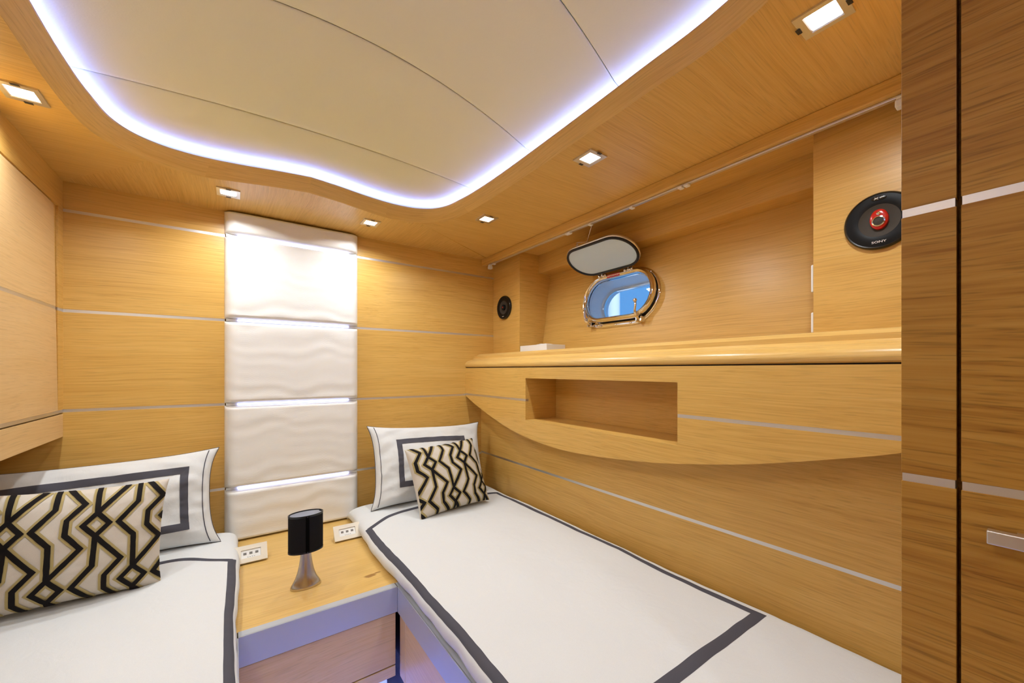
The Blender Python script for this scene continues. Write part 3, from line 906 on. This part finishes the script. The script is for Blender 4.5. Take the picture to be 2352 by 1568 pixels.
# niche box
XN = 1.337
box('niche_back', (XN, NY0-.012, NZ0-.012), (XN+.01, NY1+.012, NZ1+.012), wood('y'), su)
box('niche_side', (XF+.018, NY1, NZ0-.010), (XN, NY1+.012, NZ1+.01), wood('x'), su)
box('niche_side', (XF+.018, NY0-.012, NZ0-.010), (XN, NY0, NZ1+.01), wood('x'), su)
box('niche_floor', (XF+.018, NY0, NZ0-.012), (XN, NY1, NZ0), wood('y'), su)
box('niche_roof', (XF+.018, NY0, NZ1), (XN, NY1, NZ1+.012), wood('y'), su)
# rounded nosing and the sloping fiddle behind it
nose = [(1.162, 1.296), (1.150, 1.2965), (1.143, 1.301), (1.1405, 1.309), (1.142, 1.318), (1.147, 1.326), (1.156, 1.333), (1.170, 1.338), (1.188, 1.3425), (1.215, 1.343), (1.215, 1.296)]
o = prism('nosing', nose, 'y', Y0s, YB, wood('y', 'top'), su); auto_smooth(o, 30)
o = prism('fiddle_rail', [(1.184, 1.340), (1.188, 1.343), (1.238, 1.378), (1.243, 1.379), (1.248, 1.376), (1.248, 1.340)], 'y', Y0s, YB, wood('y', 'top'), su)
box('shelf_top', (1.20, Y0s, 1.345), (1.56, YB, 1.365), wood('y', 'top'), su)

# ------------------------------------------------------------------ tissue box on the shelf
tb = empty('tissue_box', (1.40, 1.70, 1.366), 'white tissue box on the shelf by the left pier', 'tissue box')
box('carton', (1.340, 1.578, 1.3655), (1.472, 1.812, 1.418), M['paper'], tb, .0015, 2)
vs = []; fs = []; n = 14
for j in range(n+1):
    for i in range(n+1):
        x = 1.372+.07*i/n; y = 1.612+.13*j/n
        e = (1-(2*i/n-1)**2)*(1-(2*j/n-1)**2)
        vs.append((x, y, 1.4182+.009*e**.6+.003*noise.noise(Vector((x*60, y*60, 0)))*min(1, e*3)))
for j in range(n):
    for i in range(n): q = j*(n+1)+i; fs.append((q, q+1, q+n+2, q+n+1))
mesh('tissue', vs, fs, M['sheet'], tb, smooth=True)

# ------------------------------------------------------------------ curtain track on the cornice
tr = empty('curtain_track', (1.285, 1.1, 1.925), 'thin white curtain track under the cornice above the shelf', 'curtain track')
box('rail', (1.271, .14, 1.9185), (1.285, YB-.06, 1.9245), M['strip_y'], tr, .001, 1)
for y, big in ((2.028, 1), (1.985, 0), (1.352, 0), (1.335, 0), (1.205, 0), (.986, 0), (.780, 0), (.758, 0), (.225, 1)):
    g = box('glider', (1.264, y-.008, 1.911), (1.283, y+.008, 1.9187), M['white'], tr, .0015, 1)
    if big:
        box('end_stop', (1.262, y-.012, 1.893), (1.285, y+.010, 1.9110), M['white'], g, .003, 2)

# ------------------------------------------------------------------ porthole
wn = empty('window_1', PC, 'chrome oblong porthole with blue daylight in the sloping hull panel', None, None, 'structure')
def loft(name, rings, mat, parent, closed_prof=False, smooth_deg=40, n=14):
    """rings: list of (width, height, n_offset, dy, dt) stadium sections, lofted in order"""
    vs = []; fs = []; N = 2*(n+1)
    for (wd, ht, off, dy, dt) in rings:
        for a, b in stadium(wd, ht, n): vs.append(pw(a+dy, b+dt, off))
    m = len(rings); lim = m if closed_prof else m-1
    for r in range(lim):
        r2 = (r+1) % m
        for k in range(N): fs.append((r*N+k, r*N+(k+1) % N, r2*N+(k+1) % N, r2*N+k))
    o = mesh(name, vs, fs, mat, parent); return auto_smooth(o, smooth_deg)
loft('flange', [(.470, .278, .000, 0, 0), (.470, .278, .003, 0, 0), (.464, .272, .007, 0, 0), (.452, .260, .010, 0, 0), (.440, .248, .010, 0, 0), (.428, .236, .008, 0, 0), (.400, .210, .008, 0, 0), (.400, .210, .000, 0, 0)], M['chrome'], wn, True)
RD = (-.010, .004)
loft('opening_ring', [(.405, .213, .020, *RD), (.424, .228, .020, *RD), (.431, .235, .026, *RD), (.431, .235, .036, *RD), (.424, .228, .044, *RD), (.410, .216, .048, *RD), (.394, .203, .045, *RD), (.384, .195, .038, *RD), (.380, .192, .024, *RD)], M['chrome'], wn, True)
loft('gasket', [(.40, .21, .007, *RD), (.412, .220, .007, *RD), (.412, .220, .021, *RD), (.40, .21, .021, *RD)], M['black_soft'], wn, True)
pts = stadium(.392, .201)
vs = [pw(a+RD[0], b+RD[1], .030) for a, b in pts] + [pw(a+RD[0], b+RD[1], .033) for a, b in pts]; n = len(pts)
mesh('pane', vs, [tuple(range(n)), tuple(range(2*n-1, n-1, -1))] + [(k, (k+1) % n, n+(k+1) % n, n+k) for k in range(n)], M['pane'], wn)
loft('tunnel', [(.405, .212, .008, 0, 0), (.400, .208, -.02, 0, 0), (.392, .200, -.06, 0, 0), (.384, .192, -.075, 0, 0), (.384, .192, -.09, 0, 0), (.370, .180, -.095, 0, 0), (.370, .180, -.135, 0, 0)], M['gel'], wn)
loft('outer_frame', [(.376, .186, -.094, 0, 0), (.352, .164, -.094, 0, 0), (.352, .164, -.104, 0, 0), (.376, .186, -.104, 0, 0)], M['chrome'], wn, True)
# screws round the flange
def at_ring(wd, ht, k): return stadium(wd, ht, 14)[k]
for k in (1, 5, 9, 13, 18, 22, 27):
    a, b = at_ring(.449, .257, k)
    R = Matrix((EY, ET, EN)).transposed()
    lathe('screw', [(.0062, .0), (.0060, .0022), (.0040, .0038), (.0022, .0040)], M['chrome'], wn, 1, 1, 12, Vector(pw(a, b, .0095)) - ORG[wn], R)
for y in (-.09, .0, .09):
    R = Matrix((EY, ET, EN)).transposed()
    lathe('screw', [(.0062, .0), (.0060, .0022), (.0040, .0038), (.0022, .0040)], M['chrome'], wn, 1, 1, 12, Vector(pw(y, -.1285, .0095)) - ORG[wn], R)
# swing clamps at the lower corners
for y, tw in ((.150, .35), (-.150, -.1)):
    bm = bmesh.new()
    for lo, hi in (((-.016, -.132, .008), (-.008, -.108, .034)), ((.008, -.132, .008), (.016, -.108, .034)), ((-.008, -.112, .040), (.008, -.090, .056))):
        vv = bm_box(bm, lo, hi, .0015, 1)
    for v in bm.verts: v.co = pw(v.co.x+y, v.co.y, v.co.z)
    from_bm('clamp_bracket', bm, M['chrome'], wn)
    p = [(0, -.122, .022), (0, -.112, .046), (.002, -.104, .060), (.006, -.088, .066), (.010, -.066, .066), (.012, -.050, .070)]
    h = tube('clamp_handle', [pw(y+a*tw*3, b, c) for a, b, c in p], .0058, M['chrome'], wn, 10, False, False, [1.1, 1.15, 1.1, .9, .9, 1.0])
    R = Matrix((EY, ET, EN)).transposed()
    lathe('clamp_knob', [(.001, -.0085), (.006, -.0075), (.0088, -.003), (.0092, .001), (.0075, .006), (.004, .0085), (.001, .009)], M['chrome'], h, 1, 1, 14, Vector(pw(y+.012*tw*3, -.045, .072)) - ORG[wn], R)
# red notice on the ring
R3 = Matrix((-EY, ET, EN)).transposed().to_4x4()
nb = bmesh.new(); bm_box(nb, (-.048, .1015, .0455), (.028, .117, .0470))
for v in nb.verts: v.co = pw(-v.co.x-.0, v.co.y, v.co.z)
sg_ = from_bm('warning_sticker', nb, M['red_sign'], wn)
tm = Matrix.Translation(pw(.010, .1093, .0473)-ORG[wn]) @ R3
text_mesh('sticker_lettering', 'KEEP CLOSED AT SEA', .0072, M['lettering'], sg_, tm)
# storm cover hinged open above the porthole
HX, HZ = 1.49, 1.785; ca, sa = math.cos(math.radians(30)), math.sin(math.radians(30))
LD = Vector((-ca, 0, sa)); LN = Vector((-sa, 0, -ca))       # along the lid away from the hinge; its lower face
LC = Vector((HX, 1.279, HZ)) + LD*.073
def lw(y, t, n=0): return LC + EY*y + LD*t + LN*n
def lid_loft(name, rings, mat, parent, cap=None, deg=40):
    vs = []; fs = []; n = 18; N = 2*(n+1)
    for wd, ht, off in rings:
        for a, b in stadium(wd, ht, n): vs.append(lw(a, b, off))
    for r in range(len(rings)-1):
        for k in range(N): fs.append((r*N+k, r*N+(k+1) % N, (r+1)*N+(k+1) % N, (r+1)*N+k))
    if cap: fs.append(tuple(range(N))); fs.append(tuple(range((len(rings)-1)*N, len(rings)*N)))
    o = mesh(name, vs, fs, mat, parent); return auto_smooth(o, deg)
lid = lid_loft('storm_cover', [(.360, .160, -.010), (.392, .192, -.008), (.402, .202, -.002), (.402, .202, .004), (.395, .195, .008)], M['nickel'], wn, True)
lid_loft('cover_seal', [(.396, .196, .007), (.394, .194, .015), (.386, .186, .018), (.376, .176, .015), (.374, .174, .007)], M['black_soft'], lid)
lid_loft('cover_lining', [(.376, .176, .0085), (.372, .172, .0105)], M['frosted_daylit'], lid, True)
for y in (.080, -.080):
    b = Vector((1.512, PY+y-.002, 1.752))
    tube('hinge_pin', [b+Vector((0, -.022, 0)), b+Vector((0, .022, 0))], .0058, M['chrome'], wn, 10)
    for dy in (-.020, 0, .020):
        tube('hinge_knuckle', [b+Vector((0, dy-.005, 0)), b+Vector((0, dy+.005, 0))], .0092, M['chrome'], wn, 12)
    tube('hinge_arm', [b, b+Vector((-.004, 0, .016)), lw(b.y-LC.y, -.092, .002)], .0045, M['chrome'], wn, 8)
tip = lw(.075, .100, 0)
tube('hook_wire', [tip, tip+Vector((-.003, .000, .015)), Vector((1.350, 1.30, 1.88)), Vector((1.284, 1.208, 1.915))], .0012, M['nickel'], wn, 6)
tube('hook_eye', [tip+Vector((math.cos(k*math.pi/5)*.006, 0, .006+math.sin(k*math.pi/5)*.006)) for k in range(10)], .0016, M['chrome'], wn, 6, True)

# ------------------------------------------------------------------ what the porthole looks out on
mp = empty('mooring_post', (4.0, 3.385, 0), 'white mooring post seen outside through the porthole', 'post')
lathe('post_shaft', [(.082, -1.5), (.082, 2.42), (.076, 2.47), (.055, 2.50), (.02, 2.515)], M['gel'], mp)

# ------------------------------------------------------------------ loudspeakers
def speaker(y, z, label, big):
    t = empty('loudspeaker', (XREC, y, z), label, 'speaker')
    # local frame: u = +y->left in view, v = up, n = -x out of the pier
    R = Matrix(((0, 0, -1), (-1, 0, 0), (0, 1, 0)))   # columns: u=(0,-1,0), v=(0,0,1), n=(-1,0,0)
    def la(name, prof, mat, par=None, sx=1, sy=1, c=(0, 0, 0), seg=64, caps=False):
        cc = R @ Vector(c)
        return lathe(name, prof, mat, par or t, sx, sy, seg, cc, R, caps=caps)
    la('rim', [(.0705, 0), (.0715, .004), (.0705, .010), (.0680, .013), (.0655, .012)], M['black'])
    gr = la('grille', [(.0662, .0118), (.060, .0128), (.047, .0135), (.040, .0115)], M['grille'])
    la('cone', [(.0405, .0118), (.034, .0085), (.024, .0060), (.010, .0060), (.001, .006)], M['grey_cone'])
    if big:
        tw = la('tweeter_bridge', [(.0205, .0062), (.0200, .0135), (.0170, .0160), (.0115, .0165), (.0005, .0166)], M['red'], None, .88, 1.25, (0, .003, 0))
        la('tweeter_ring', [(.0135, .0160), (.0130, .0185), (.0105, .0190), (.0100, .0165)], M['chrome'], tw, 1, 1, (0, -.003, 0), 32)
        la('tweeter_dome', [(.0102, .0165), (.0070, .0185), (.0030, .0195), (.0005, .0197)], M['grey_cone'], tw, 1, 1, (0, -.003, 0), 32)
        la('super_tweeter', [(.0042, .0160), (.0040, .0182), (.0020, .0195), (.0005, .0198)], M['chrome'], tw, 1, 1, (0, .0165, 0), 16)
        la('badge', [(.0150, .0130), (.0148, .0143), (.0120, .0150), (.0005, .0152)], M['black'], gr, 1, .38, (0, .0555, 0), 32)
        for p, q in (((-.009, -.0022), (-.0005, .0024)), ((-.008, .0024), (-.001, -.0022)), ((.0022, -.0006), (.0085, .0010))):
            tube('badge_mark', [R @ Vector((p[0], .0555+p[1], .0151)), R @ Vector((q[0], .0555+q[1], .0151))], .0009, M['lettering'], gr, 6, False, True)
    else:
        tw = la('tweeter', [(.017, .0062), (.0165, .0140), (.012, .0165), (.0005, .0175)], M['grille'])
        la('tweeter_dome', [(.0050, .0168), (.0030, .0185), (.0005, .019)], M['red'], tw, 1, 1, (0, 0, 0), 16)
    tm = R.to_4x4() @ Matrix.Translation((0, -.0545, .0140)) @ Matrix.Diagonal((1.25, .9, 1, 1))
    text_mesh('logo', 'SONY', .0085 if big else .0065, M['lettering'], gr, tm)
speaker(.276, 1.658, 'round black loudspeaker with red centre beside the wardrobe', True)
speaker(1.968, 1.658, 'small round black loudspeaker on the pier near the back corner', False)

# white plates on the far side of the right pier
for z0, z1, lab in ((1.503, 1.581, 'upper white wall plate on the side of the right pier'), (1.387, 1.445, 'lower white wall plate on the side of the right pier')):
    t = empty('wall_plate', (1.40, .418, (z0+z1)/2), lab, 'wall plate')
    box('plate', (1.350, .418, z0), (1.450, .4265, z1), M['white'], t, .003, 2)
    box('rocker', (1.375, .4265, z0+.018), (1.425, .430, z1-.018), M['white'], t, .001, 1)

# ------------------------------------------------------------------ wall cabinet above the left bed
wc = empty('wall_cabinet', (-.62, 1.0, 1.04), 'oak wall cabinet above the left bed, door toned pale for glancing light', 'cabinet')
XC = -.501
box('carcass', (XL, .0, 1.045), (XC-.022, YB, 1.955), wood('y'), wc)
box('cornice', (XC-.02, .0, 1.858), (XC, YB, ZC), wood('y'), wc, .0008, 1)
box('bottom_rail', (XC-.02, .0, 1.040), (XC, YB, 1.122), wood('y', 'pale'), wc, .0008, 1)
box('bottom_board', (XL, .0, 1.040), (XC-.02, YB, 1.046), wood('y'), wc)
d = prism('door', [(.62, S[1]+SH), (.62, 1.850), (2.004, 1.850), (2.0235, S[1]+SH)], 'x', XC-.018, XC+.001, wood('y', 'pale'), wc)  # paler tone stands in for lamp light glancing off the door
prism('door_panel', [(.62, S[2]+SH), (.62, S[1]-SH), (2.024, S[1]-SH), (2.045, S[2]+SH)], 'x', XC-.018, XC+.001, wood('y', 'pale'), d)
box('metal_strip', (XC-.018, .62, S[1]-SH), (XC+.0003, 2.0236, S[1]+SH), M['strip_y'], d)
box('metal_strip', (XC-.018, .0, S[2]-SH-.001), (XC-.0003, 2.055, S[2]+SH), M['strip_y'], wc)
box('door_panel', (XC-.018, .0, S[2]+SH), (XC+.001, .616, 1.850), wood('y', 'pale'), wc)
# post between door and back wall, split by the inlay
for z0, z1 in ((S[2]+SH, S[1]-SH), (S[1]+SH, 1.858)):
    box('post', (XC-.02, 2.050, z0), (XC, YB, z1), wood('y'), wc)
    box('hinge_stile', (XC-.021, 2.000, z0), (XC-.006, 2.0495, z1), wood('y'), wc)
for z in (S[1], S[2]): box('metal_strip', (XC-.018, 2.0506, z-SH), (XC-.0006, YB, z+SH), M['strip_y'], wc)
for z in (S[0],): box('metal_strip', (XC-.018, 2.051, z-SH), (XC-.0004, YB, z-.001), M['strip_y'], wc)

# ------------------------------------------------------------------ wardrobe at the foot of the right bed
wd = empty('wardrobe', (.757, -.2, 0), 'tall oak wardrobe with grey inlay strips at the right edge', 'wardrobe')
XW = .757; YW = .134; YG = .083
box('carcass', (XW+.021, -.60, .0), (XR-.001, YW-.002, ZC-.002), wood('y', 'bold'), wd)
def wrows(nm, y0, y1, par):
    first = None
    for z0, z1 in ((.02, S[2]-SH), (S[2]+SH, S[1]-SH), (S[1]+SH, ZC-.003)):
        o = box(nm, (XW, y0, z0), (XW+.02, y1, z1), wood('y', 'bold'), par, .0006, 1)
    for z in (S[1], S[2]): box('metal_strip', (XW+.0005, y0+.001, z-SH), (XW+.02, y1-.001, z+SH), M['strip_y'], par)
wrows('post_panel', YG, YW, wd)
dr = box('door', (XW+.012, -.55, .02), (XW+.0205, YG-.004, ZC-.003), wood('y', 'bold'), wd)
wrows('door_panel', -.55, YG-.004, dr)
hz = 1.082
h = box('handle', (XW-.030, -.14, hz-.007), (XW-.018, .056, hz+.009), M['nickel'], dr, .0012, 2)
for y in (.03, -.115): box('handle_post', (XW-.019, y-.005, hz-.005), (XW, y+.005, hz+.006), M['nickel'], h)
